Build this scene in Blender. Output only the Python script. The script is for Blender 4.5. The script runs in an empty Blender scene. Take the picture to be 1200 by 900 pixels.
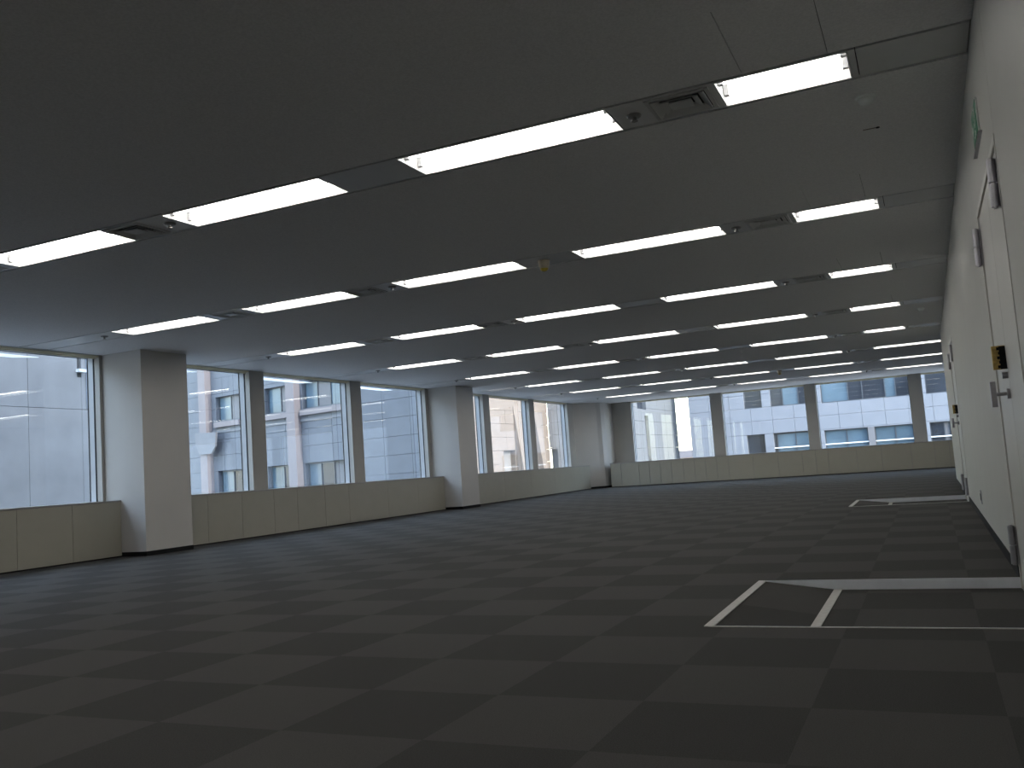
import bpy, bmesh, math, random
from mathutils import Vector, Matrix

random.seed(7)
S = bpy.context.scene
COL = S.collection
PI = math.pi

# ------------------------------------------------------------------ camera
CAM_H = 0.742
YAW, PITCH, ROLL, FPX = 0.4249, 0.0936, 0.0703, 1063.1
cam_d = bpy.data.cameras.new('camera')
cam = bpy.data.objects.new('camera', cam_d)
COL.objects.link(cam)
fw = Vector((-math.sin(YAW) * math.cos(PITCH), math.cos(YAW) * math.cos(PITCH), math.sin(PITCH)))
rt = Vector((math.cos(YAW), math.sin(YAW), 0))
up = rt.cross(fw)
rt2 = math.cos(ROLL) * rt - math.sin(ROLL) * up
up2 = math.sin(ROLL) * rt + math.cos(ROLL) * up
M = Matrix((rt2, up2, -fw)).transposed().to_4x4()
M.translation = Vector((0, 0, CAM_H))
cam.matrix_world = M
cam_d.sensor_width = 36.0
cam_d.lens = 36.0 * FPX / 1200.0
cam_d.clip_start = 0.02
cam_d.clip_end = 500
S.camera = cam

# ------------------------------------------------------------------ world, sun, exposure
SUN_DIR = Vector((0.97, -0.262, 0.62)).normalized()          # towards the sun
w = bpy.data.worlds.new('sky')
S.world = w
w.use_nodes = True
nt = w.node_tree
nt.nodes.clear()
sky = nt.nodes.new('ShaderNodeTexSky')
sky.sky_type = 'NISHITA'
sky.sun_disc = False
sky.sun_elevation = math.asin(SUN_DIR.z)
sky.sun_rotation = math.atan2(SUN_DIR.x, SUN_DIR.y)
sky.air_density = 1.3
sky.dust_density = 0.9
sky.ozone_density = 1.5
bg = nt.nodes.new('ShaderNodeBackground')
bg.inputs['Strength'].default_value = 1.65
wo = nt.nodes.new('ShaderNodeOutputWorld')
mixc = nt.nodes.new('ShaderNodeMix')
mixc.data_type = 'RGBA'
mixc.inputs['Factor'].default_value = 0.5
mixc.inputs[7].default_value = (1.75, 1.85, 2.0, 1)      # thin bright haze over the blue
nt.links.new(sky.outputs[0], mixc.inputs[6])
nt.links.new(mixc.outputs[2], bg.inputs['Color'])
nt.links.new(bg.outputs[0], wo.inputs['Surface'])

sl = bpy.data.lights.new('sun', 'SUN')
sl.energy = 3.0
sl.angle = math.radians(0.6)
sl.color = (1.0, 0.93, 0.84)
so = bpy.data.objects.new('sun', sl)
so.rotation_euler = SUN_DIR.to_track_quat('Z', 'Y').to_euler()
so.location = (30, -10, 30)
COL.objects.link(so)

vs = S.view_settings
vs.view_transform = 'Standard'
vs.look = 'None'
vs.gamma = 1.0
vs.exposure = 0.30
vs.use_curve_mapping = False
try:
    S.cycles.max_bounces = 10
    S.cycles.diffuse_bounces = 5
    S.cycles.glossy_bounces = 4
    S.cycles.transparent_max_bounces = 12
    S.cycles.caustics_reflective = False
    S.cycles.caustics_refractive = False
    S.cycles.use_denoising = True
    S.cycles.sample_clamp_indirect = 6.0
except Exception:
    pass

# ------------------------------------------------------------------ constants (metres, floor z = 0)
CEIL = 2.562
XR = 0.357                 # right wall face
XL = -9.51                 # window wall face
XG = -9.72                 # glass plane of the window wall
XC = -8.843                # face of the columns
XCAB = -9.25               # front of the perimeter cabinets
YE = 26.95                 # end wall face
YG = 27.16
YCAB = 26.0
YB = -3.2                  # wall behind the camera
YCORN = 17.3               # the right wall ends here, the room widens
XWIDE = 8.5
SILL = 0.702
S0, PIT, SW = 4.358, 2.808, 0.397
LN, LW = 0.041, 0.322

# ------------------------------------------------------------------ materials
def mat(name, col, rough=0.6, metal=0.0, noise=0.0, scale=30.0, bump=0.0, bscale=None, col2=None, spec=0.5,
        emit=None, estr=0.0, bdist=0.002, detail=3.0):
    m = bpy.data.materials.new(name)
    m.use_nodes = True
    n = m.node_tree
    b = n.nodes['Principled BSDF']
    b.inputs['Roughness'].default_value = rough
    b.inputs['Metallic'].default_value = metal
    b.inputs['Specular IOR Level'].default_value = spec
    tc = n.nodes.new('ShaderNodeTexCoord')
    nz = n.nodes.new('ShaderNodeTexNoise')
    nz.inputs['Scale'].default_value = scale
    nz.inputs['Detail'].default_value = detail
    n.links.new(tc.outputs['Object'], nz.inputs['Vector'])
    rp = n.nodes.new('ShaderNodeValToRGB')
    c2 = col2 or tuple(min(1, c * (1 + noise)) for c in col)
    c1 = col if col2 else tuple(c * (1 - noise) for c in col)
    rp.color_ramp.elements[0].position = 0.3
    rp.color_ramp.elements[1].position = 0.7
    rp.color_ramp.elements[0].color = (*c1, 1)
    rp.color_ramp.elements[1].color = (*c2, 1)
    n.links.new(nz.outputs['Fac'], rp.inputs['Fac'])
    n.links.new(rp.outputs['Color'], b.inputs['Base Color'])
    if bump:
        bn = n.nodes.new('ShaderNodeTexNoise')
        bn.inputs['Scale'].default_value = bscale or scale * 3
        bn.inputs['Detail'].default_value = 4
        n.links.new(tc.outputs['Object'], bn.inputs['Vector'])
        bb = n.nodes.new('ShaderNodeBump')
        bb.inputs['Strength'].default_value = bump
        bb.inputs['Distance'].default_value = bdist
        n.links.new(bn.outputs['Fac'], bb.inputs['Height'])
        n.links.new(bb.outputs['Normal'], b.inputs['Normal'])
    if emit:
        b.inputs['Emission Color'].default_value = (*emit, 1)
        b.inputs['Emission Strength'].default_value = estr
    return m

def glass_mat():
    m = bpy.data.materials.new('window_glass')
    m.use_nodes = True
    n = m.node_tree
    n.nodes.clear()
    o = n.nodes.new('ShaderNodeOutputMaterial')
    mx = n.nodes.new('ShaderNodeMixShader')
    tr = n.nodes.new('ShaderNodeBsdfTransparent')
    tr.inputs['Color'].default_value = (0.92, 0.955, 0.965, 1)
    gl = n.nodes.new('ShaderNodeBsdfGlossy')
    gl.inputs['Roughness'].default_value = 0.0
    gl.inputs['Color'].default_value = (0.95, 1, 1, 1)
    fr = n.nodes.new('ShaderNodeFresnel')
    gm = n.nodes.new('ShaderNodeNewGeometry')
    ir = n.nodes.new('ShaderNodeMapRange')                  # same reflectance from either side
    ir.inputs['To Min'].default_value = 1.52
    ir.inputs['To Max'].default_value = 1 / 1.52
    n.links.new(gm.outputs['Backfacing'], ir.inputs['Value'])
    n.links.new(ir.outputs[0], fr.inputs['IOR'])
    mu = n.nodes.new('ShaderNodeMath')
    mu.operation = 'MULTIPLY'
    mu.inputs[1].default_value = 1.9
    mu.use_clamp = True
    n.links.new(fr.outputs[0], mu.inputs[0])
    n.links.new(mu.outputs[0], mx.inputs['Fac'])
    n.links.new(tr.outputs[0], mx.inputs[1])
    n.links.new(gl.outputs[0], mx.inputs[2])
    n.links.new(mx.outputs[0], o.inputs['Surface'])
    return m

MT = {}
MT['wall'] = mat('wall_paint', (0.50, 0.50, 0.468), 0.55, noise=0.02, scale=3, bump=0.15, bscale=220, bdist=0.001)
MT['pier'] = mat('pier_cladding', (0.40, 0.38, 0.34), 0.5, noise=0.02, scale=4, bump=0.1, bscale=200, bdist=0.001)
MT['column'] = mat('column_paint', (0.56, 0.545, 0.52), 0.5, noise=0.02, scale=3, bump=0.12, bscale=220, bdist=0.001)
MT['ceiling'] = mat('rockwool_board', (0.90, 0.895, 0.90), 0.9, noise=0.07, scale=90, bump=0.4, bscale=160, spec=0.2, detail=6)
MT['strip'] = mat('strip_panel_metal', (0.74, 0.74, 0.74), 0.36, noise=0.02, scale=8)
MT['black'] = mat('dark_gap', (0.012, 0.012, 0.013), 0.8, spec=0.1)
MT['base'] = mat('black_baseboard', (0.010, 0.010, 0.011), 0.7, spec=0.15)
MT['cab'] = mat('beige_steel', (0.39, 0.375, 0.31), 0.42, noise=0.02, scale=5)
MT['cabtop'] = mat('grey_top_board', (0.33, 0.32, 0.30), 0.45, noise=0.03, scale=12)
MT['alu'] = mat('white_aluminium', (0.72, 0.75, 0.78), 0.35, noise=0.02, scale=10)
MT['gold'] = mat('champagne_rail', (0.80, 0.73, 0.52), 0.3, 0.2, noise=0.05, scale=9)
MT['gasket'] = mat('black_gasket', (0.02, 0.022, 0.026), 0.6)
MT['glass'] = glass_mat()
tm = mat('translucent_white', (0.9, 0.9, 0.9), 0.5)
tb = tm.node_tree.nodes.new('ShaderNodeBsdfTranslucent')
tb.inputs['Color'].default_value = (0.95, 0.95, 0.95, 1)
tm.node_tree.links.new(tb.outputs[0], tm.node_tree.nodes['Material Output'].inputs['Surface'])
MT['translucent'] = tm
MT['tile_d'] = mat('carpet_dark', (0.046, 0.0445, 0.042), 0.97, noise=0.28, scale=260, bump=0.7, bscale=420, spec=0.3, detail=8)
MT['tile_l'] = mat('carpet_light', (0.067, 0.065, 0.0612), 0.97, noise=0.24, scale=260, bump=0.7, bscale=420, spec=0.3, detail=8)
MT['slab'] = mat('raised_floor_steel', (0.03, 0.03, 0.03), 0.8, noise=0.1, scale=20)
MT['riser'] = mat('riser_metal', (0.78, 0.81, 0.86), 0.4, noise=0.04, scale=14)
MT['trim'] = mat('edge_trim_metal', (0.50, 0.485, 0.455), 0.5, noise=0.12, scale=40)
MT['door'] = mat('door_paint', (0.53, 0.53, 0.495), 0.42, noise=0.015, scale=4)
MT['frame'] = mat('door_frame_paint', (0.57, 0.56, 0.525), 0.42, noise=0.015, scale=4)
MT['steel'] = mat('brushed_steel', (0.45, 0.44, 0.47), 0.33, 0.85, noise=0.05, scale=60)
MT['brass'] = mat('worn_brass', (0.50, 0.36, 0.12), 0.45, 0.6, noise=0.25, scale=70)
MT['reflector'] = mat('white_reflector', (0.86, 0.87, 0.86), 0.4, noise=0.01, scale=6)
MT['tube'] = mat('fluorescent_tube', (0.9, 0.9, 0.9), 0.4, emit=(1.0, 0.965, 0.925), estr=10.5)
MT['holder'] = mat('lamp_holder_plastic', (0.35, 0.35, 0.36), 0.5, noise=0.05, scale=30)
MT['diff'] = mat('diffuser_enamel', (0.62, 0.62, 0.61), 0.38, noise=0.03, scale=20)
MT['grille'] = mat('diffuser_dark_throat', (0.03, 0.03, 0.03), 0.7)
MT['chrome'] = mat('sprinkler_chrome', (0.30, 0.29, 0.28), 0.3, 0.9, noise=0.05, scale=50)
MT['plastic'] = mat('white_plastic', (0.90, 0.93, 0.92), 0.4, noise=0.02, scale=20)
MT['yellow'] = mat('yellow_plastic_cup', (0.60, 0.46, 0.05), 0.35, noise=0.1, scale=40)
MT['clearcup'] = mat('pale_guard_plastic', (0.62, 0.55, 0.42), 0.3, noise=0.1, scale=40)
MT['green'] = mat('exit_green', (0.01, 0.22, 0.10), 0.35, noise=0.02, scale=20)
MT['signwhite'] = mat('exit_white', (0.75, 0.78, 0.74), 0.35)
MT['rust'] = mat('brown_stain', (0.09, 0.06, 0.045), 0.8, noise=0.3, scale=60)
# outside
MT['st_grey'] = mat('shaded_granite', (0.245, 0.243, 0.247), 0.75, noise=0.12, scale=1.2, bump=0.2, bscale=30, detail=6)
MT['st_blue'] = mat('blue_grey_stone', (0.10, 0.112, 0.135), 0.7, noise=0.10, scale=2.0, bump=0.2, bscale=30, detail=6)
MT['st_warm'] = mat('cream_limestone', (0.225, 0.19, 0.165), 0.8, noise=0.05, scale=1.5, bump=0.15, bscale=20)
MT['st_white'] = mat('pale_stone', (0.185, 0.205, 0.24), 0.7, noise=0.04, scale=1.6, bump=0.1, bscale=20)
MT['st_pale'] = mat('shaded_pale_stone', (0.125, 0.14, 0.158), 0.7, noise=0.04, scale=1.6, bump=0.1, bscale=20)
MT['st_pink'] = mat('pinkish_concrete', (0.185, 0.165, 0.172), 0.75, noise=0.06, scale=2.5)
MT['joint'] = mat('facade_backing', (0.15, 0.155, 0.17), 0.85, noise=0.05, scale=3)
MT['ofr'] = mat('facade_window_frame', (0.05, 0.06, 0.075), 0.5)
MT['pane_b'] = mat('reflecting_blue_pane', (0.085, 0.13, 0.17), 0.2, noise=0.2, scale=0.8, spec=0.3)
MT['pane_d'] = mat('reflecting_dark_pane', (0.028, 0.034, 0.045), 0.15, noise=0.3, scale=0.8, spec=0.22)
MT['curtain'] = mat('pale_curtain', (0.15, 0.148, 0.155), 0.8, noise=0.08, scale=14)
MT['peach'] = mat('far_peach_render', (0.62, 0.46, 0.38), 0.8, noise=0.05, scale=1)
MT['asphalt'] = mat('street_paving', (0.30, 0.30, 0.29), 0.9, noise=0.15, scale=3)
MT['mass'] = mat('tower_cladding', (0.42, 0.42, 0.42), 0.7, noise=0.06, scale=1.5)

# ------------------------------------------------------------------ mesh helpers
def box(bm, x0, x1, y0, y1, z0, z1):
    v = [bm.verts.new(p) for p in ((x0, y0, z0), (x1, y0, z0), (x1, y1, z0), (x0, y1, z0),
                                   (x0, y0, z1), (x1, y0, z1), (x1, y1, z1), (x0, y1, z1))]
    for f in ((0, 3, 2, 1), (4, 5, 6, 7), (0, 1, 5, 4), (1, 2, 6, 5), (2, 3, 7, 6), (3, 0, 4, 7)):
        bm.faces.new([v[i] for i in f])

def prism(bm, pts, a, b, axis):
    """extrude a 2D outline along an axis ('x','y','z') from a to b"""
    def P(p, t):
        return {'x': (t, p[0], p[1]), 'y': (p[0], t, p[1]), 'z': (p[0], p[1], t)}[axis]
    A = [bm.verts.new(P(p, a)) for p in pts]
    B = [bm.verts.new(P(p, b)) for p in pts]
    bm.faces.new(A)
    bm.faces.new(B[::-1])
    n = len(pts)
    for i in range(n):
        j = (i + 1) % n
        bm.faces.new([A[j], A[i], B[i], B[j]])

def tube(bm, p0, p1, r, seg=12, r2=None):
    p0, p1 = Vector(p0), Vector(p1)
    d = p1 - p0
    q = d.to_track_quat('Z', 'Y').to_matrix()
    r2 = r if r2 is None else r2
    A, B = [], []
    for i in range(seg):
        a = 2 * PI * i / seg
        o = q @ Vector((math.cos(a), math.sin(a), 0))
        A.append(bm.verts.new(p0 + o * r))
        B.append(bm.verts.new(p1 + o * r2))
    bm.faces.new(A[::-1])
    bm.faces.new(B)
    for i in range(seg):
        j = (i + 1) % seg
        bm.faces.new([A[i], A[j], B[j], B[i]])

def lathe(bm, prof, seg=20, c=(0, 0, 0)):
    rings = []
    for r, z in prof:
        if r < 1e-5:
            rings.append([bm.verts.new((c[0], c[1], c[2] + z))])
        else:
            rings.append([bm.verts.new((c[0] + r * math.cos(2 * PI * i / seg), c[1] + r * math.sin(2 * PI * i / seg), c[2] + z)) for i in range(seg)])
    for A, B in zip(rings, rings[1:]):
        for i in range(seg):
            j = (i + 1) % seg
            a = [A[i % len(A)], A[j % len(A)]] if len(A) > 1 else [A[0]]
            b = [B[j % len(B)], B[i % len(B)]] if len(B) > 1 else [B[0]]
            if len(a) + len(b) >= 3:
                bm.faces.new(a + b)

def obj(name, bm, m, parent=None, bevel=0.0, smooth=False, loc=None):
    bmesh.ops.recalc_face_normals(bm, faces=bm.faces)
    me = bpy.data.meshes.new(name)
    bm.to_mesh(me)
    bm.free()
    me.materials.append(MT[m] if isinstance(m, str) else m)
    if smooth:
        for p in me.polygons:
            p.use_smooth = True
    o = bpy.data.objects.new(name, me)
    COL.objects.link(o)
    if parent:
        o.parent = parent
    if loc:
        o.location = loc
    if bevel:
        b = o.modifiers.new('bevel', 'BEVEL')
        b.width = bevel
        b.segments = 2
        b.limit_method = 'ANGLE'
    return o

def boxo(name, dims, m, parent=None, bevel=0.0):
    bm = bmesh.new()
    box(bm, *dims)
    return obj(name, bm, m, parent, bevel)

def inst(name, me, parent, loc=(0, 0, 0), rotz=0):
    o = bpy.data.objects.new(name, me)
    COL.objects.link(o)
    o.parent = parent
    o.location = loc
    o.rotation_euler = (0, 0, rotz)
    return o

def empty(name, loc=(0, 0, 0), rotz=0):
    o = bpy.data.objects.new(name, None)
    COL.objects.link(o)
    o.location = loc
    o.rotation_euler = (0, 0, rotz)
    o.empty_display_size = 0.1
    return o

def tag(o, label=None, cat=None, group=None, kind=None):
    if label: o['label'] = label
    if cat: o['category'] = cat
    if group: o['group'] = group
    if kind: o['kind'] = kind
    return o

def struct(o, label=None):
    o['kind'] = 'structure'
    if label:
        o['label'] = label
    return o

def copy_tree(o, parent=None):
    c = o.copy()
    COL.objects.link(c)
    c.parent = parent
    for ch in list(o.children):
        copy_tree(ch, c)
    return c

def rect_minus(r, holes):
    """r=(a0,a1,b0,b1) minus rectangular holes -> list of rectangles"""
    out = [r]
    for h in holes:
        nx = []
        for a0, a1, b0, b1 in out:
            x0, x1, y0, y1 = max(a0, h[0]), min(a1, h[1]), max(b0, h[2]), min(b1, h[3])
            if x0 >= x1 - 1e-6 or y0 >= y1 - 1e-6:
                nx.append((a0, a1, b0, b1))
                continue
            if a0 < x0 - 1e-6: nx.append((a0, x0, b0, b1))
            if x1 < a1 - 1e-6: nx.append((x1, a1, b0, b1))
            if b0 < y0 - 1e-6: nx.append((x0, x1, b0, y0))
            if y1 < b1 - 1e-6: nx.append((x0, x1, y1, b1))
        out = nx
    return out

ORD = ['nearest', 'second', 'third', 'fourth', 'fifth', 'sixth', 'seventh', 'eighth']

# ================================================================== FLOOR
DOORS = [(4.01, 5.42), (11.84, 13.20)]
RX0, RXM = -0.955, -0.545                                  # ramp top, ramp foot
REC = [(RX0, XR + 0.02, a, b) for a, b in DOORS]
RZ = -0.052
bm = bmesh.new()
for r in rect_minus((-9.735, XWIDE, YB, 27.175), [(RX0, XR + .25, a, b) for a, b in DOORS]):
    box(bm, r[0], r[1], r[2], r[3], -0.12, -0.006)
for a, b in DOORS:
    box(bm, RX0, XR + .25, a, b, -0.12, RZ - 0.006)
floor = struct(obj('floor', bm, 'slab'))
floor['label'] = 'grey checkered carpet tile floor with two sunken door ramps'

TX, TY = -0.386, 3.278
tiles = []
for i in range(-19, 19):
    for j in range(-13, 48):
        r = (TX + .5 * i, TX + .5 * i + .5, TY + .5 * j, TY + .5 * j + .5)
        r = (max(r[0], XL + .05), min(r[1], XWIDE), max(r[2], YB), min(r[3], YE))
        if r[2] < YCORN:
            r = (r[0], min(r[1], XR), r[2], r[3])
        if r[1] - r[0] < .01 or r[3] - r[2] < .01:
            continue
        ps = [p for p in rect_minus(r, REC) if p[1] - p[0] > .01 and p[3] - p[2] > .01]
        if not ps:
            continue
        cx, cy = (r[0] + r[1]) / 2, (r[2] + r[3]) / 2
        # in view? (camera axes)
        v = Vector((cx, cy, 0)) - Vector((0, 0, CAM_H))
        dpt = v.dot(fw)
        vis = False
        if dpt > .3:
            u_ = 600 + FPX * v.dot(rt2) / dpt
            v_ = 450 - FPX * v.dot(up2) / dpt
            vis = -60 < u_ < 1260 and v_ < 960
        # area on screen ~ 1/(distance^3)
        tiles.append((0 if vis else 1, v.length, i, j, ps))
tiles.sort(key=lambda t: (t[0], t[1]))
def tile_boxes(bm, ps, full, z=0.0):
    g = 0.00005
    for p in ps:
        x0, x1, y0, y1 = p[0] + g, p[1] - g, p[2] + g, p[3] - g
        # slightly eased top edge
        v = [bm.verts.new(q) for q in ((x0, y0, z - .006), (x1, y0, z - .006), (x1, y1, z - .006), (x0, y1, z - .006),
                                       (x0 + g, y0 + g, z), (x1 - g, y0 + g, z), (x1 - g, y1 - g, z), (x0 + g, y1 - g, z))]
        for f in ((4, 5, 6, 7), (0, 1, 5, 4), (1, 2, 6, 5), (2, 3, 7, 6), (3, 0, 4, 7)):
            bm.faces.new([v[k] for k in f])
cache = {}
restd, restl = bmesh.new(), bmesh.new()
for k, (nv, dist, i, j, ps) in enumerate(tiles):
    dark = (i + j) % 2 != 0
    if k < 296:
        x0, y0 = TX + .5 * i, TY + .5 * j
        key = (dark, tuple(round(c, 3) for p in ps for c in (p[0] - x0, p[1] - x0, p[2] - y0, p[3] - y0)))
        if key not in cache:
            bm = bmesh.new()
            tile_boxes(bm, [(p[0] - x0, p[1] - x0, p[2] - y0, p[3] - y0) for p in ps], True)
            o = obj('carpet_tile', bm, 'tile_d' if dark else 'tile_l', floor, loc=(x0, y0, 0))
            cache[key] = o.data
        else:
            inst('carpet_tile', cache[key], floor, (x0, y0, 0))
    else:
        tile_boxes(restd if dark else restl, ps, False)
bm = restl
o = obj('distant_carpet_tiles', restl, 'tile_l', floor); o['kind'] = 'stuff'
o = obj('distant_carpet_tiles', restd, 'tile_d', floor); o['kind'] = 'stuff'

# sunken landing with ramp at each door
for k, (a, b) in enumerate(DOORS):
    rec = struct(empty('floor_recess', (0, 0, 0)))
    rec['label'] = ['sunken carpeted landing with ramp at the nearer door', 'sunken carpeted landing with ramp at the farther door'][k]
    # far riser: full drop beside the landing, tapering along the ramp
    for y0, y1 in ((b - .006, b), (a, a + .006)):
        bm = bmesh.new()
        prism(bm, [(RX0, -.003), (RX0, .003), (XR + .01, .003), (XR + .01, RZ), (RXM, RZ)], y0, y1, 'y')
        obj('riser', bm, 'riser', rec)
    # edge trims
    boxo('edge_trim', (RX0 - .022, RX0 + .022, a, b, -.001, .0035), 'trim', rec, .001)
    boxo('edge_trim', (RXM - .022, RXM + .022, a + .006, b - .006, RZ - .004, RZ + .0035), 'trim', rec, .001)
    boxo('edge_trim', (RX0, XR + .01, a - .006, a, -.001, .003), 'trim', rec)
    # ramp in two carpet pieces, landing tiles on the room's grid
    sl_ = (RZ + .0) / (RXM - RX0)
    for y0, y1, mm in ((a + .006, (a + b) / 2 - .1, 'tile_d'), ((a + b) / 2 - .1, b - .006, 'tile_l')):
        bm = bmesh.new()
        prism(bm, [(RX0 + .02, -.002), (RXM - .02, RZ + .001), (RXM - .02, RZ - .006), (RX0 + .02, RZ - .006)], y0 + .001, y1 - .001, 'y')
        obj('ramp_carpet', bm, mm, rec)
    for i in range(-1, 3):
        for j in range(-2, 30):
            x0, x1 = max(TX + .5 * i, RXM + .02), min(TX + .5 * i + .5, XR)
            y0, y1 = max(TY + .5 * j, a + .006), min(TY + .5 * j + .5, b - .006)
            if x1 - x0 < .02 or y1 - y0 < .02:
                continue
            bm = bmesh.new()
            tile_boxes(bm, [(x0, x1, y0, y1)], True, RZ)
            obj('carpet_tile', bm, 'tile_d' if (i + j) % 2 else 'tile_l', rec)

# ================================================================== CEILING
NS = range(-2, 8)
strips = [(S0 + n * PIT, S0 + n * PIT + SW) for n in NS]
ACC = [(-0.64, -0.243, S0 + n * PIT - 0.70, S0 + n * PIT - .001) for n in range(0, 4)]
bm = bmesh.new()
holes = [(-20, 20, a, b) for a, b in strips]
for r in rect_minus((XL, XR + .16, YB, YCORN), holes + ACC):
    box(bm, r[0], r[1], r[2], r[3], CEIL, CEIL + .02)
for r in rect_minus((XL, XWIDE, YCORN, YE), holes):
    box(bm, r[0], r[1], r[2], r[3], CEIL, CEIL + .02)
ceiling = struct(obj('ceiling', bm, 'ceiling'))
ceiling['label'] = 'grey speckled board ceiling cut by eight recessed light strips'
boxo('ceiling_void', (XL - .225, XWIDE + .1, YB - .1, YE + .225, CEIL + .14, CEIL + .2), 'black', ceiling)
bm = bmesh.new()
for a, b in strips:                                        # dark channel above every strip
    box(bm, XL, XWIDE, a - .03, a, CEIL + .02, CEIL + .14)
    box(bm, XL, XWIDE, b, b + .03, CEIL + .02, CEIL + .14)
for c in ACC:
    box(bm, c[0] - .03, c[1] + .03, c[2] - .03, c[3], CEIL + .021, CEIL + .03)
obj('strip_channel', bm, 'black', ceiling)
g = .0035
for c in ACC:
    boxo('access_panel', (c[0] + g, c[1] - g, c[2] + g * .5, c[3], CEIL + .0005, CEIL + .015), 'ceiling', ceiling)

# light positions along x, the same in every strip
LX = [(-8.073, -6.805), (-6.233, -5.001), (-4.431, -3.175), (-2.616, -1.352), (-0.784, -0.166)]
GAP = 0.025                                                # the black shadow gap beside each strip
def build_light(L):
    """recessed fluorescent trough, origin at the centre of its mouth"""
    r = empty('ceiling_light')
    h = L / 2
    wy = LW / 2
    bm = bmesh.new()
    t = .004
    # flange sides and sloped white reflector
    box(bm, -h, h, -wy - .018, -wy, -.001, .004)
    box(bm, -h, h, wy, wy + .018, -.001, .004)
    for s in (-1, 1):
        prism(bm, [(s * wy, 0), (s * (wy - .03), .075), (s * (wy - .03 + .004), .078), (s * (wy + .004), .003)], -h, h, 'x')
    box(bm, -h, h, -wy + .025, wy - .025, .075, .079)
    obj('reflector', bm, 'reflector', r)
    for s in (-1, 1):
        bm = bmesh.new()
        box(bm, s * h - .003, s * h + .003, -wy, wy, 0, .079)
        obj('end_plate', bm, 'reflector', r)
    for y in (-.075, .075):
        bm = bmesh.new()
        tube(bm, (-h + .035, y, .036), (h - .035, y, .036), .0145, 8)
        obj('lamp_tube', bm, 'tube', r)
        for s in (-1, 1):
            bm = bmesh.new()
            box(bm, min(s * (h - .006), s * (h - .032)), max(s * (h - .006), s * (h - .032)), y - .013, y + .013, .018, .075)
            obj('lamp_holder', bm, 'holder', r, .003)
    return r
proto = {}
def light_at(x0, x1, y0):
    L = round(x1 - x0, 2)
    if L not in proto:
        o = build_light(L)
        proto[L] = o
    else:
        o = copy_tree(proto[L])
    o.location = ((x0 + x1) / 2, y0 + LN + LW / 2 - .003, CEIL)
    return o
POS = ['at the window wall end', 'second from the window wall', 'third from the window wall', 'second from the door wall', 'at the door wall end']
for n in NS:
    y = S0 + n * PIT
    row = '%s ceiling strip' % (ORD[n] if n == 0 else ORD[n] + ' nearest') if n >= 0 else ('strip just behind the camera' if n == -1 else 'hindmost strip behind the camera')
    segs = list(LX)
    if n >= 5:
        segs[4] = (-0.784, 0.47)
    for k, (a, b) in enumerate(segs):
        o = light_at(a, b, y)
        o.name = 'ceiling_light'
        kind = 'short' if (k == 4 and n < 5) else 'long'
        tag(o, '%s fluorescent light, %s, %s' % (kind, row, POS[k]), 'ceiling light',
            'recessed fluorescent lights in the ceiling strips')
    # flat metal infill pieces between the lights
    xs = [XL + .003] + [c for s in segs for c in s] + [XR if n < 5 else XWIDE]
    for q in range(0, len(xs), 2):
        a, b = xs[q] + .004, xs[q + 1] - .004
        cuts = [a, b]
        if q == 0:
            cuts = [a, -8.52, b]
        if q == 10 and n < 5:
            cuts = [a, -0.128, b]
        for c0, c1 in zip(cuts, cuts[1:]):
            bm = bmesh.new()
            holes_ = []
            cy = y + SW / 2
            if n >= 0 and q in (2, 4, 8):                 # opening for the air diffuser
                cx = {2: -6.50, 4: -4.83, 8: -0.985}[q]
                holes_ = [(cx - .15, cx + .15, cy - .135, cy + .135)]
            for r in rect_minus((c0 + .002, c1 - .002, y + GAP, y + SW - GAP), holes_):
                box(bm, r[0], r[1], r[2], r[3], CEIL + .001, CEIL + .012)
            obj('strip_panel', bm, 'strip', ceiling)

# ---- air diffusers (nested square rings) and sprinklers in the strips
def build_diffuser():
    r = empty('air_diffuser')
    W, D = .165, .15
    bm = bmesh.new()
    for x0, x1, y0, y1 in rect_minus((-W, W, -D, D), [(-W + .022, W - .022, -D + .022, D - .022)]):
        box(bm, x0, x1, y0, y1, -.006, .006)
    obj('frame', bm, 'diff', r, .002)
    boxo('throat', (-W + .01, W - .01, -D + .01, D - .01, .035, .04), 'grille', r)
    for k in range(3):
        a, b = W - .026 - k * .040, D - .026 - k * .038
        t = .036 if k < 2 else min(a, b)
        bm = bmesh.new()
        # sloping ring: outer edge low, inner edge high
        z0, z1 = -.010 + .003 * k, .010 + .003 * k
        o4 = [(-a, -b), (a, -b), (a, b), (-a, b)]
        i4 = [(-a + t, -b + t), (a - t, -b + t), (a - t, b - t), (-a + t, b - t)]
        if k == 2:
            box(bm, -a, a, -b, b, z0, z0 + .006)
        else:
            lo = [bm.verts.new((*p, z0)) for p in o4]
            hi = [bm.verts.new((*p, z1)) for p in i4]
            lo2 = [bm.verts.new((p[0], p[1], z0 + .004)) for p in o4]
            hi2 = [bm.verts.new((p[0], p[1], z1 + .004)) for p in i4]
            for q in range(4):
                p = (q + 1) % 4
                bm.faces.new([lo[q], lo[p], hi[p], hi[q]])
                bm.faces.new([lo2[q], hi2[q], hi2[p], lo2[p]])
                bm.faces.new([lo[q], lo2[q], lo2[p], lo[p]])
                bm.faces.new([hi[q], hi[p], hi2[p], hi2[q]])
        obj('vane', bm, 'diff', r)
    return r
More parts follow.
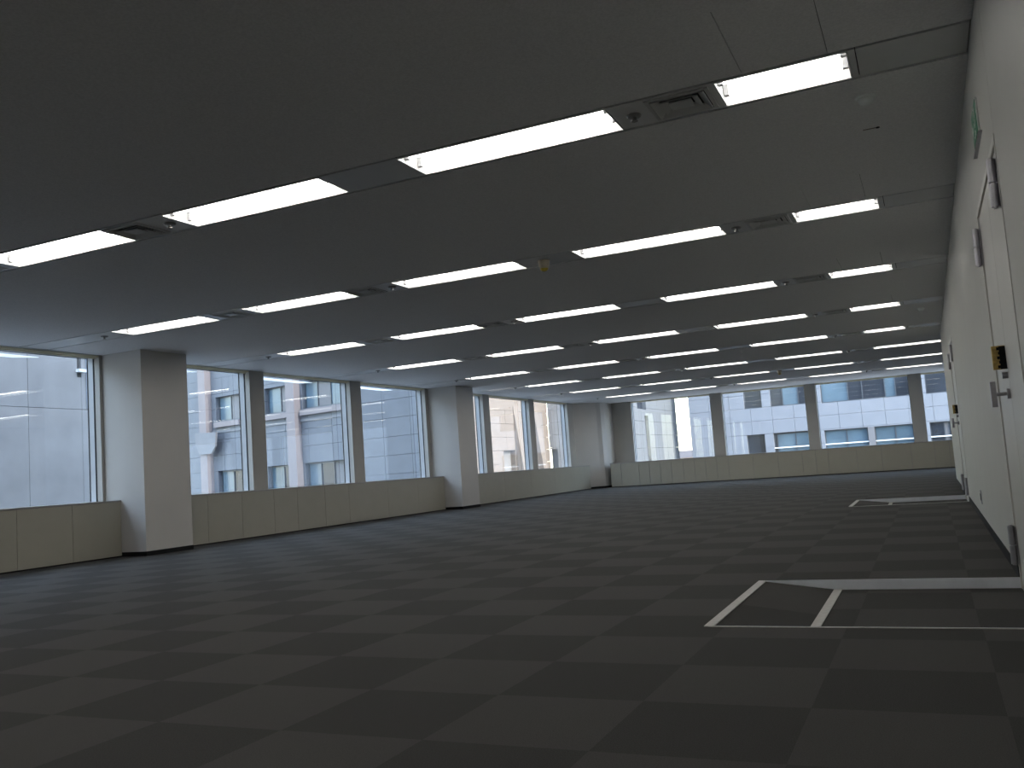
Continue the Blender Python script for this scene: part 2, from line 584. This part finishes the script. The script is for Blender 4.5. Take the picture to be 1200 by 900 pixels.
def build_sprinkler():
    r = empty('sprinkler')
    bm = bmesh.new()
    lathe(bm, [(0, .002), (.040, .002), (.040, -.003), (.034, -.010), (.020, -.012), (0, -.012)], 20)
    obj('flange', bm, 'chrome', r, smooth=False)
    bm = bmesh.new()
    lathe(bm, [(0, -.010), (.012, -.010), (.012, -.018), (.008, -.022), (.008, -.030), (0, -.030)], 12)
    for s in (-1, 1):
        tube(bm, (s * .012, 0, -.016), (s * .005, 0, -.030), .0025, 6)
    obj('head', bm, 'chrome', r)
    bm = bmesh.new()
    lathe(bm, [(0, -.030), (.019, -.030), (.019, -.033), (0, -.033)], 16)
    obj('deflector', bm, 'chrome', r)
    return r
dp = sp = None
DPOS = [(-6.50, 'near the window wall'), (-4.83, 'in mid strip'), (-0.985, 'near the door wall')]
SPOS = [(-8.345, 'near the window wall'), (-4.52, 'in mid strip'), (-1.243, 'near the door wall')]
for n in range(0, 8):
    cy = S0 + n * PIT + SW / 2
    rw = 'of the ceiling strip nearest the camera' if n == 0 else 'of the %s ceiling strip from the camera' % ORD[n]
    for x, wh in DPOS:
        o = dp = build_diffuser() if dp is None else copy_tree(dp)
        o.location = (x, cy, CEIL)
        tag(o, 'square grey air diffuser %s %s' % (wh, rw), 'air diffuser', 'air diffusers in the ceiling strips')
    for x, wh in SPOS:
        o = sp = build_sprinkler() if sp is None else copy_tree(sp)
        o.location = (x, cy, CEIL)
        tag(o, 'small chrome sprinkler head %s %s' % (wh, rw), 'sprinkler', 'sprinklers in the ceiling strips')

# ---- round smoke detectors below the board ceiling
def build_detector():
    r = empty('smoke_detector')
    bm = bmesh.new()
    lathe(bm, [(0, 0), (.050, 0), (.052, -.006), (.047, -.012), (0, -.012)], 28)
    obj('base', bm, 'plastic', r, smooth=False)
    bm = bmesh.new()
    lathe(bm, [(.040, -.012), (.040, -.022), (.033, -.036), (.018, -.044), (0, -.046)], 28)
    obj('dome', bm, 'plastic', r, smooth=True)
    return r
det = build_detector(); det.location = (-.119, 5.03, CEIL)
tag(det, 'white round smoke detector beside the nearest ceiling strip', 'smoke detector', 'smoke detectors on the ceiling')
d2 = copy_tree(det); d2.location = (.08, 13.68, CEIL)
tag(d2, 'far white round smoke detector beside the fourth ceiling strip near the door wall', 'smoke detector', 'smoke detectors on the ceiling')
hk = empty('ceiling_slot', (-.115, 5.565, CEIL))
tag(hk, 'thin brown slot with a dark screw hole in the ceiling board', 'ceiling slot')
boxo('slot', (-.05, .035, -.004, .004, -.002, .001), 'rust', hk)
bm = bmesh.new(); lathe(bm, [(0, 0), (.011, 0), (.011, -.004), (0, -.005)], 14, (.03, 0, 0)); obj('screw_hole', bm, 'black', hk)

def build_cup():
    r = empty('guarded_detector')
    bm = bmesh.new(); lathe(bm, [(0, .002), (.055, .002), (.055, -.006), (0, -.006)], 22); obj('mounting_ring', bm, 'clearcup', r)
    bm = bmesh.new(); lathe(bm, [(.050, -.006), (.048, -.04), (.038, -.07), (.034, -.07), (.044, -.04), (.046, -.006)], 22); obj('guard', bm, 'clearcup', r, smooth=True)
    bm = bmesh.new(); lathe(bm, [(0, -.006), (.036, -.006), (.040, -.05), (.034, -.082), (.018, -.094), (0, -.096)], 20); obj('cup', bm, 'yellow', r, smooth=True)
    return r
c1 = build_cup(); c1.location = (-2.94, S0 + PIT + SW / 2, CEIL)
tag(c1, 'yellow plastic capped detector hanging from the second ceiling strip', 'detector', 'yellow capped detectors')
c2 = copy_tree(c1); c2.location = (-2.95, S0 + 6 * PIT + SW / 2, CEIL)
tag(c2, 'distant yellow capped detector hanging from the seventh ceiling strip', 'detector', 'yellow capped detectors')

# ================================================================== WINDOW WALL (left) AND END WALL
WL = [(0.85, 2.95), (3.22, 5.60), (5.93, 8.30), (8.73, 11.12), (11.45, 13.83), (14.17, 16.55), (16.89, 19.27), (19.61, 21.99), (22.33, 24.80)]
WE = [(-8.24, -5.79), (-5.45, -3.09), (-2.79, -0.36), (-0.04, 2.33), (2.69, 5.06), (5.41, 7.78)]
bm = bmesh.new()
for r in rect_minus((YB, YE + .35, -.12, CEIL + .14), [(a, b, SILL - .02, CEIL + .2) for a, b in WL]):
    box(bm, XL - .225, XL, r[0], r[1], r[2], r[3])
struct(obj('wall_left', bm, 'pier'), 'beige window wall with piers between tall windows')
bm = bmesh.new()
for r in rect_minus((XL, XWIDE + .1, -.12, CEIL + .14), [(a, b, SILL - .02, CEIL + .2) for a, b in WE]):
    box(bm, r[0], r[1], YE, YE + .225, r[2], r[3])
struct(obj('wall_end', bm, 'pier'), 'beige far wall with four windows between piers')
struct(boxo('wall_back', (XL - .35, XR + .16, YB - .15, YB, -.12, CEIL + .14), 'wall'))

wi = 0
def window(ends, side, idx, seen):
    """frame, black gaskets, glass and head rails; built in a local frame: x along the wall, y outwards"""
    global wi
    wi += 1
    a, b = ends
    L = b - a
    if side == 'L':
        r = empty('window_%d' % wi, (XL, a, 0), PI / 2)
    else:
        r = empty('window_%d' % wi, (a, YE, 0), 0)
    struct(r, seen)
    z0, z1 = SILL - .02, CEIL + .1
    # +y local is outwards for both (rotated 90 deg: local y -> -x)
    bm = bmesh.new()
    for x0, x1 in ((0, .006), (L - .006, L)):
        box(bm, x0, x1, .105, .20, z0, CEIL + .02)
    box(bm, .006, L - .006, .105, .20, z0, z0 + .022)
    box(bm, .006, L - .006, .12, .20, CEIL - .022, CEIL + .012)
    obj('window_frame', bm, 'alu', r)
    bm = bmesh.new()
    for yy in ((.088, .105), (.20, .212)):
        box(bm, 0, .012, yy[0], yy[1], z0, CEIL + .02)
        box(bm, L - .012, L, yy[0], yy[1], z0, CEIL + .02)
    box(bm, 0, L, .20, .212, CEIL - .03, CEIL + .02)
    obj('gasket', bm, 'gasket', r)
    boxo('lining', (L - .004, L - .0005, .001, .088, z0, CEIL), 'frame', r)
    boxo('lining', (.0005, .004, .001, .088, z0, CEIL), 'frame', r)
    bm = bmesh.new()
    v = [bm.verts.new(p) for p in ((.01, .209, z0 + .005), (L - .01, .209, z0 + .005), (L - .01, .209, CEIL + .01), (.01, .209, CEIL + .01))]
    bm.faces.new(v)
    obj('pane', bm, 'glass', r)
    # head: two champagne rails in a shallow pocket
    boxo('blind_rail', (.004, L - .004, .008, .036, CEIL - .030, CEIL - .008), 'gold', r, .003)
    boxo('blind_rail', (.004, L - .004, .056, .080, CEIL - .042, CEIL - .022), 'gold', r, .003)
    if side == 'L' and idx in (2, 3, 4, 5):  # added translucent strip, stands for a bright streak at the glass head
        e = (1.67, 1.50, 1.55, 1.46)[idx - 2]
        bm = bmesh.new()
        prism(bm, [(.012, CEIL - .094), (e - .35, CEIL - .094), (e, CEIL - .064), (e, CEIL - .058), (.012, CEIL - .050)], .215, .219, 'y')
        obj('added_streak_strip', bm, 'translucent', r)
    boxo('head_board', (0, L, .0, .222, CEIL, CEIL + .02), 'frame', r)
    return r
nm = ['window behind the camera', 'window outside the frame at left', 'tall window left of the nearest column', 'window between the nearest column and the first pier',
      'middle window between the two near columns', 'window just before the second column', 'narrowly visible window just past the second column',
      'window looking onto the sunlit stone wall', 'last window of the window wall before the far corner']
for i, e in enumerate(WL):
    window(e, 'L', i, nm[i])
ne = ['first window of the far wall with a strip of sky', 'second window of the far wall', 'third window of the far wall', 'far wall window partly hidden by the door wall', 'far wall window out of sight behind the door wall', 'last far wall window out of sight behind the door wall']
for i, e in enumerate(WE):
    window(e, 'E', i, ne[i])

# columns
def column(poly, lab, basepoly):
    bm = bmesh.new()
    prism(bm, poly, 0.0, CEIL, 'z')
    c = struct(obj('column', bm, 'column'), lab)
    bm = bmesh.new()
    prism(bm, basepoly, 0.0, .055, 'z')
    obj('baseboard', bm, 'base', c)
for a, b, lab in ((-.1, .68, 'square white column behind the camera'), (8.342, 9.118, 'square white column nearest the camera'), (16.676, 17.455, 'second square white column along the windows')):
    column([(XL, a), (XC, a), (XC, b), (XL, b)], lab, [(XL, a - .004), (XC + .004, a - .004), (XC + .004, b + .004), (XL, b + .004)])
cp = [(XL, 25.25), (-9.02, 25.93), (-8.92, 26.03), (-8.87, 26.22), (-8.865, 26.5), (-8.865, YE), (XL, YE)]
column(cp, 'white corner column with a slanted face in the far left corner', [(p[0] + (.004 if p[0] > XL else 0), p[1] - .004) for p in cp[:5]] + [(-8.866, YE), (XL, YE)])

# ================================================================== PERIMETER CABINETS
def cabinet(name_lab, side, a, b, joints, ztop=SILL):
    """steel-fronted casing under the windows; local x along, local y = depth towards the wall"""
    if side == 'L':
        r = empty('perimeter_cabinet', (XCAB, a, 0), PI / 2)
        depth = XCAB - XL - .03
    else:
        r = empty('perimeter_cabinet', (a, YCAB, 0), 0)
        depth = YE - YCAB - .03
    L = b - a
    tag(r, name_lab, 'cabinet', 'beige cabinets under the windows')
    boxo('carcass', (.002, L - .002, .016, depth, .0, ztop - .022), 'cabtop', r)
    boxo('plinth', (.0, L, .006, .016, .0, .018), 'base', r)
    boxo('top', (-.002, L + .002, -.008, depth - .002, ztop - .022, ztop), 'cabtop', r, .003)
    js = [0] + [j - a for j in joints if a + .05 < j < b - .05] + [L]
    for x0, x1 in zip(js, js[1:]):
        g_ = .0025 if side == 'L' else .006
        boxo('panel', (x0 + g_, x1 - g_, 0, .016, .016, ztop - .024), 'cab', r, .0015)
    return r
cabinet('beige panelled cabinet under the window left of the nearest column', 'L', .69, 8.34, [1.4, 2.1, 2.8, 3.5, 4.2, 4.9, 5.6, 6.2, 6.91, 7.63])
cabinet('beige panelled cabinet running between the two near columns', 'L', 9.12, 16.674, [9.84, 10.54, 11.26, 11.83, 12.56, 13.25, 14.5, 15.6])
cabinet('beige panelled cabinet between the second column and far corner', 'L', 17.457, 25.88, [18.5, 19.6, 21.2, 22.8, 24.3])
cabinet('long beige panelled cabinet under the windows of the far wall', 'E', -8.735, 8.45,
        [-8.4, -7.85, -7.53, -7.2, -6.87, -6.52, -6.19, -5.87, -5.55, -5.22, -4.53, -3.85, -3.2, -2.85, -2.53, -1.8, -1.18, -.46, .1, .45, 1.1, 1.8, 2.5, 3.2, 3.9, 4.6, 5.3, 6, 6.7, 7.4], .708)

# ================================================================== RIGHT WALL WITH TWO DOUBLE DOORS
DH = 1.935
bm = bmesh.new()
dh = [(a, b, -.2, DH) for a, b in DOORS]
for r in rect_minus((YB, YCORN, -.12, CEIL + .14), dh + [(4.008, 4.013, DH, CEIL), (YB, YB, 0, 0)]):
    box(bm, XR, XR + .15, r[0], r[1], r[2], r[3])
wr = struct(obj('wall_right', bm, 'wall'), 'pale grey door wall close to the camera')
boxo('panel_joint', (XR + .006, XR + .01, 4.0, 4.02, DH, CEIL), 'black', wr)
bm = bmesh.new()
box(bm, XR + .15, XWIDE, YCORN - .15, YCORN, -.12, CEIL + .14)
box(bm, XWIDE, XWIDE + .15, YCORN - .15, YE + .35, -.12, CEIL + .14)
struct(obj('wall_alcove', bm, 'wall'), 'white wall where the room widens beyond the doors')
segs = [(YB, 4.0), (5.43, 11.83), (13.21, YCORN)]
bm = bmesh.new()
for a, b in segs:
    box(bm, XR - .008, XR, a, b, 0, .058)
struct(obj('baseboard_right', bm, 'base'), 'black baseboard along the door wall')

def build_hinge():
    """exposed barrel hinge, origin at its foot on the wall"""
    bm = bmesh.new()
    tube(bm, (-.020, 0, 0), (-.020, 0, .095), .0165, 16)
    tube(bm, (-.020, 0, .101), (-.020, 0, .196), .0165, 16)
    tube(bm, (-.020, 0, -.005), (-.020, 0, .201), .010, 10)
    box(bm, -.004, .0, -.03, .03, .0, .196)
    return bm
for k, (a, b) in enumerate(DOORS):
    d = struct(empty('door_%d' % (k + 1), (XR, a, RZ)), ['nearer pale double door in the wall at right', 'farther pale double door in the wall at right'][k])
    W = b - a
    H = DH - RZ
    f = .035
    bm = bmesh.new()
    box(bm, -.004, .14, .001, f, 0, H)
    box(bm, -.004, .14, W - f, W - .001, 0, H)
    box(bm, -.004, .14, f, W - f, H - f, H)
    obj('door_frame', bm, 'frame', d, .002)
    boxo('threshold', (.0, .14, f, W - f, -.004, .006), 'steel', d)
    mid = W / 2
    boxo('meeting_seal', (.008, .04, mid - .004, mid + .004, .008, H - f - .004), 'black', d)
    for s, (y0, y1) in enumerate(((f + .003, mid - .004), (mid + .004, W - f - .003))):
        lf = boxo('door_leaf', (.004, .044, y0, y1, .008, H - f - .004), 'door', d, .0015)
        yh = .05 if s == 0 else W - .018
        for z in (.125, 1.70):
            hb = build_hinge()
            h = obj('hinge', hb, 'steel', lf)
            h.location = (0, yh, z)
    lf = [c for c in d.children if c.name.startswith('door_leaf')][1]
    # lock case, keyhole and lever by the meeting edge
    zz = -RZ
    bm = bmesh.new()
    box(bm, -.052, .004, mid + .045, mid + .075, zz + 1.045, zz + 1.155)
    o = obj('lock_case', bm, 'brass', lf, .002); o['label'] = 'brass lock case with black works'
    bm = bmesh.new()
    for q in range(5):
        box(bm, -.032 + .006 * (q % 2), .004, mid + .038, mid + .046, zz + 1.05 + q * .021, zz + 1.063 + q * .021)
    box(bm, -.022, .004, mid + .03, mid + .046, zz + 1.045, zz + 1.15)
    obj('lock_works', bm, 'black', lf)
    bm = bmesh.new()
    tube(bm, (.006, mid + .05, zz + 1.015), (-.020, mid + .05, zz + 1.015), .015, 16)
    obj('keyhole', bm, 'steel', lf)
    bm = bmesh.new()
    tube(bm, (.006, mid + .05, zz + .93), (-.010, mid + .05, zz + .93), .024, 20)
    tube(bm, (-.008, mid + .05, zz + .93), (-.058, mid + .05, zz + .93), .0085, 12)
    box(bm, -.076, -.052, mid + .030, mid + .066, zz + .872, zz + .990)
    obj('door_lever', bm, 'steel', lf, .004)

# exit sign above the nearer door
ex = empty('exit_sign', (XR, 4.76, 2.215))
tag(ex, 'small green and white emergency exit sign above the nearer door', 'exit sign')
boxo('housing', (-.008, 0, -.155, .155, -.082, .082), 'signwhite', ex, .003)
boxo('sign_face', (-.010, -.008, -.148, .148, -.075, .075), 'green', ex)
bm = bmesh.new()                                           # doorway, running figure and arrow
def yz(pts):
    prism(bm, pts, -.0110, -.010, 'x')
yz([(-.060, -.066), (.020, -.066), (.020, .066), (-.060, .066)])
yz([(.075, .012), (.110, .012), (.110, .034), (.145, 0), (.110, -.034), (.110, -.012), (.075, -.012)])
obj('pictogram', bm, 'signwhite', ex)
bm = bmesh.new()
tube(bm, (-.0110, -.018, .050), (-.0120, -.018, .050), .011, 12)
def limb(p, q, wd):
    p, q = Vector(p), Vector(q)
    t = (q - p).normalized()
    nrm = Vector((-t.y, t.x)) * wd
    prism(bm, [tuple(p + nrm), tuple(q + nrm), tuple(q - nrm), tuple(p - nrm)], -.0120, -.0110, 'x')
limb((-.020, .038), (-.028, -.010), .010)
limb((-.024, .032), (.004, .012), .004); limb((-.024, .032), (-.050, .014), .004)
limb((-.028, -.010), (-.004, -.030), .0055); limb((-.004, -.030), (-.008, -.058), .005)
limb((-.028, -.010), (-.044, -.034), .0055); limb((-.044, -.034), (-.056, -.040), .005)
obj('running_figure', bm, 'green', ex)
boxo('lower_lip', (-.016, 0, -.25, .19, -.112, -.106), 'steel', ex)

# wall outlet between the doors
ou = empty('wall_outlet', (XR, 8.80, .225))
tag(ou, 'small grey wall outlet low on the wall between the doors', 'outlet')
boxo('plate', (-.006, 0, -.06, .06, -.058, .058), 'holder', ou, .002)
for s in (-1, 1):
    boxo('socket', (-.008, -.006, s * .027 - .015, s * .027 + .015, -.03, .03), 'black', ou, .001)

# ================================================================== OUR BUILDING'S OTHER STOREYS, STREET
bm = bmesh.new()
box(bm, -9.735, 14, -14, 22, 3.0, 12.5)
box(bm, -9.735, 14, 22, 27.175, 3.0, 8.6)  # unseen mass, height and setback shaped for where its shade falls
struct(obj('unseen_upper_storeys', bm, 'mass'), 'unseen upper floors of this building, shaped to shade the wall opposite')
struct(boxo('lower_storeys', (-9.735, 14, -14, 27.175, -7, -.15), 'mass'), 'lower floors of this building')
struct(boxo('ground', (-90, 90, -60, 160, -7.2, -7), 'asphalt'), 'street level below')

# ================================================================== BUILDINGS ACROSS THE STREET
def facade(name, lab, p0, ang, s0, s1, z0, z1, depth, wallm, panelm, pr, pitch, holes, offs=(0, 0), group=None, brick=False):
    """facade plane through p0 running at angle ang; local x along, +y into the building.
    pr = (s0,s1,z0,z1) region clad with single stone panels."""
    r = empty(name, (p0[0], p0[1], 0), ang)
    tag(r, lab, 'building', group)
    th = .30
    bm = bmesh.new()
    box(bm, s0, s1, th, depth, z0, z1)
    obj('core', bm, 'joint', r)
    bm = bmesh.new()
    for q in rect_minus((s0, s1, z0, z1), [pr] + holes):
        box(bm, q[0], q[1], 0, th - .001, q[2], q[3])
    obj('wall', bm, wallm, r)
    pw, ph = pitch
    g = .006
    j = 0
    z = pr[2]
    while z < pr[3] - 1e-4:
        zt = min(z + ph, pr[3])
        x = pr[0] - (pw * .5 if (brick and j % 2) else 0)
        while x < pr[1] - 1e-4:
            xa, xb = max(x, pr[0]), min(x + pw, pr[1])
            ps = [q for q in rect_minus((xa + g, xb - g, z + g, zt - g), holes) if q[1] - q[0] > .03 and q[3] - q[2] > .03]
            if ps:
                bm = bmesh.new()
                jit = random.uniform(0, .006)
                for q in ps:
                    box(bm, q[0], q[1], jit, th - .001, q[2], q[3])
                obj('stone_panel', bm, panelm, r)
            x += pw
        z = zt
        j += 1
    return r

def fwin(r, x0, x1, z0, z1, pane, mull=(), depth=.22, extra=None, trans=()):
    """window unit: frame with mullions, each pane a child of it"""
    bm = bmesh.new()
    t = .05
    for q in rect_minus((x0, x1, z0, z1), [(a + t / 2, b - t / 2, z0 + t, z1 - t) for a, b in zip([x0 + t / 2] + list(mull), list(mull) + [x1 - t / 2])]):
        box(bm, q[0], q[1], depth - .04, depth + .04, q[2], q[3])
    f = obj('window', bm, 'ofr', r)
    cuts = [x0 + t / 2] + list(mull) + [x1 - t / 2]
    for k, (a, b) in enumerate(zip(cuts, cuts[1:])):
        mm = pane[k % len(pane)] if isinstance(pane, (list, tuple)) else pane
        boxo('pane', (a + t / 2, b - t / 2, depth, depth + .01, z0 + t, z1 - t), mm, f)
    return f

# W: long shaded wall opposite the nearest window
W_ANG = math.atan2(1, -.07)
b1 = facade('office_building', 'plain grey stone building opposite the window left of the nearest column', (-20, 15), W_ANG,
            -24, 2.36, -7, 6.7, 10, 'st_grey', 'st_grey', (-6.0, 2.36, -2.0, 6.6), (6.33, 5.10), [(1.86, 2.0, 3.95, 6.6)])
boxo('slot', (1.86, 2.0, .2, .25, 3.95, 6.6), 'pane_d', b1)
boxo('slot_ledge', (1.82, 2.06, -.12, .2, 4.08, 4.16), 'alu', b1)
boxo('tiled_return', (2.14, 2.37, -.02, .0, 3.12, 6.7), 'st_white', b1)
# F: blue-grey offices with pale columns
F_ANG = math.atan2(-.233, .972)
fh = []
wins = []
for x0, x1 in ((-6.2, -4.27), (-2.45, -.62), (.12, 2.62)):
    wins.append((x0, x1, 3.95, 5.10, 'u')); wins.append((x0, x1, -.6, 1.60, 'l'))
fh = [w_[:4] for w_ in wins]
b2 = facade('office_building', 'blue grey office building with pale columns seen through the middle windows', (-24.4, 31.7), F_ANG,
            -13, 7.05, -7, 9, .8, 'st_blue', 'st_blue', (-10.2, 7.05, -1.3, 6.0), (1.52, .73), fh)
for x0, x1, z0, z1, kd in wins:
    n_ = 2 if x1 - x0 < 2 else 3
    fwin(b2, x0, x1, z0, z1, {'u': ['pane_b', 'curtain', 'pane_b'], 'l': ['pane_b', 'pane_d', 'curtain']}[kd], [x0 + (x1 - x0) * q / n_ for q in range(1, n_)])
for x0, x1 in ((-6.2, -4.25), (-2.5, -.6), (.1, 3.2)):
    boxo('ledge', (x0, x1, -.16, .02, 3.66, 3.90), 'st_pink', b2)
boxo('floor_band', (-6.5, 3.2, -.04, .02, 3.40, 3.52), 'joint', b2)
for x0 in (-7.10, -.56):
    boxo('pilaster', (x0, x0 + .56, -.34, .0, -6, 9), 'st_pink', b2, .01)
bm = bmesh.new()
prism(bm, [(-7.32, 3.50), (-5.62, 3.42), (-5.72, 2.78), (-6.05, 2.45), (-7.0, 2.45), (-7.28, 2.9)], -.44, -.345, 'y')
cpo = obj('trapezoid_plate', bm, 'joint', b2)  # flat grey trapezoid in front of the left pilaster
# S: sunlit limestone wall with battered buttresses
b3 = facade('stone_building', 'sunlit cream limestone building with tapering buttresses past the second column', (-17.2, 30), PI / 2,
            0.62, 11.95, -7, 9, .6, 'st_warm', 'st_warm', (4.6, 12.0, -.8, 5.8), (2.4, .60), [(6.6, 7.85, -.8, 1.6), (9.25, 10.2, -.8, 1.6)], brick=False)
for x0, x1 in ((6.6, 7.85), (9.25, 10.2)):
    boxo('recess_back', (x0, x1, .25, .29, -.8, 1.6), 'st_grey', b3)
for s_ in (7.9, 10.25):
    bm = bmesh.new()
    prism(bm, [(-.0, 3.68), (-.36, .70), (-.52, -.8), (-.52, -3), (0.02, -3), (.02, 3.68)], s_, s_ + .55, 'x')
    obj('buttress', bm, 'st_warm', b3)
# N: pale block with its shaded end towards us and its long side along the street
b4 = facade('stone_building', 'pale block in shade closing the view of the last left window', (-17.19, 42), 0,
            0, 4.18, -7, 9, .6, 'st_grey', 'st_grey', (0, 4.18, -.8, 5.6), (1.4, .62), [(0, .42, -.8, 1.6)])
boxo('recess_back', (0, .42, .25, .29, -.8, 1.6), 'joint', b4)
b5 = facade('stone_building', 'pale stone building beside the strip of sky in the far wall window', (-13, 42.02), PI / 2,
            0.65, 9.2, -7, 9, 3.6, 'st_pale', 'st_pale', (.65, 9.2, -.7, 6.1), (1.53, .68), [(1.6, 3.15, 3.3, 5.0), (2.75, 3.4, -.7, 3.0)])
fwin(b5, 1.6, 3.15, 3.3, 5.0, 'pane_d')
bm = bmesh.new(); prism(bm, [(2.78, -.7), (3.38, -.7), (3.1, 3.0), (2.98, 3.0)], .1, .14, 'y'); obj('slit', bm, 'ofr', b5)
# E: pale offices facing the far wall
eh = []
ew = [(-8.93, -7.98, 3.1, 5.2, 'pane_d', ()), (-7.53, -5.35, 3.1, 5.2, ('pane_d', 'pane_b', 'pane_d'), (-6.9, -6.1)),
      (-4.93, -.55, 3.05, 5.2, ('pane_b', 'pane_d', 'pane_d', 'pane_b', 'pane_d'), (-3.6, -2.9, -1.8, -1.3)), (.1, 4.2, 3.05, 5.2, ('pane_d', 'pane_b'), (1.4, 2.8)),
      (-8.93, -7.98, -.5, 1.66, 'pane_d', ()), (-7.53, -5.35, -.5, 1.65, ('pane_d', 'pane_b', 'pane_b'), (-7.35, -6.4)),
      (-4.93, -2.8, -.5, 1.62, ('pane_b', 'pane_b'), (-3.85,)), (-2.48, -.62, -.5, 1.62, ('pane_b', 'pane_b'), (-1.5,)), (.1, 4.2, -.5, 1.62, ('pane_d', 'curtain', 'pane_d'), (.75, .95))]
b6 = facade('office_building', 'pale stone office building with wide windows facing the far wall', (0, 50), 0,
            -11.97, 60, -7, 10, 14, 'st_white', 'st_white', (-11.97, 4.8, -1.2, 6.6), (1.12, .72), [e[:4] for e in ew])
for x0, x1, z0, z1, pn, ml in ew:
    fwin(b6, x0, x1, z0, z1, pn, ml)
boxo('window_rail', (-7.53, 4.2, .08, .14, .86, .92), 'alu', b6)
boxo('fin', (-2.8, -2.48, -.02, .1, -.5, 1.62), 'joint', b6)
# far rooftop in the gap
b7 = empty('distant_building', (-19.6, 84, 0))
tag(b7, 'low peach coloured rooftop far off in the strip of sky', 'building')
boxo('wall', (-6, 6, 0, 12, -7, .7), 'peach', b7)
bm = bmesh.new(); prism(bm, [(-6.2, .7), (6.2, .7), (5, 1.35), (-5, 1.35)], -.2, 12.2, 'y'); obj('roof', bm, 'st_pink', b7)
boxo('stair_house', (-1.2, .2, 3, 6, 1.35, 2.1), 'peach', b7)
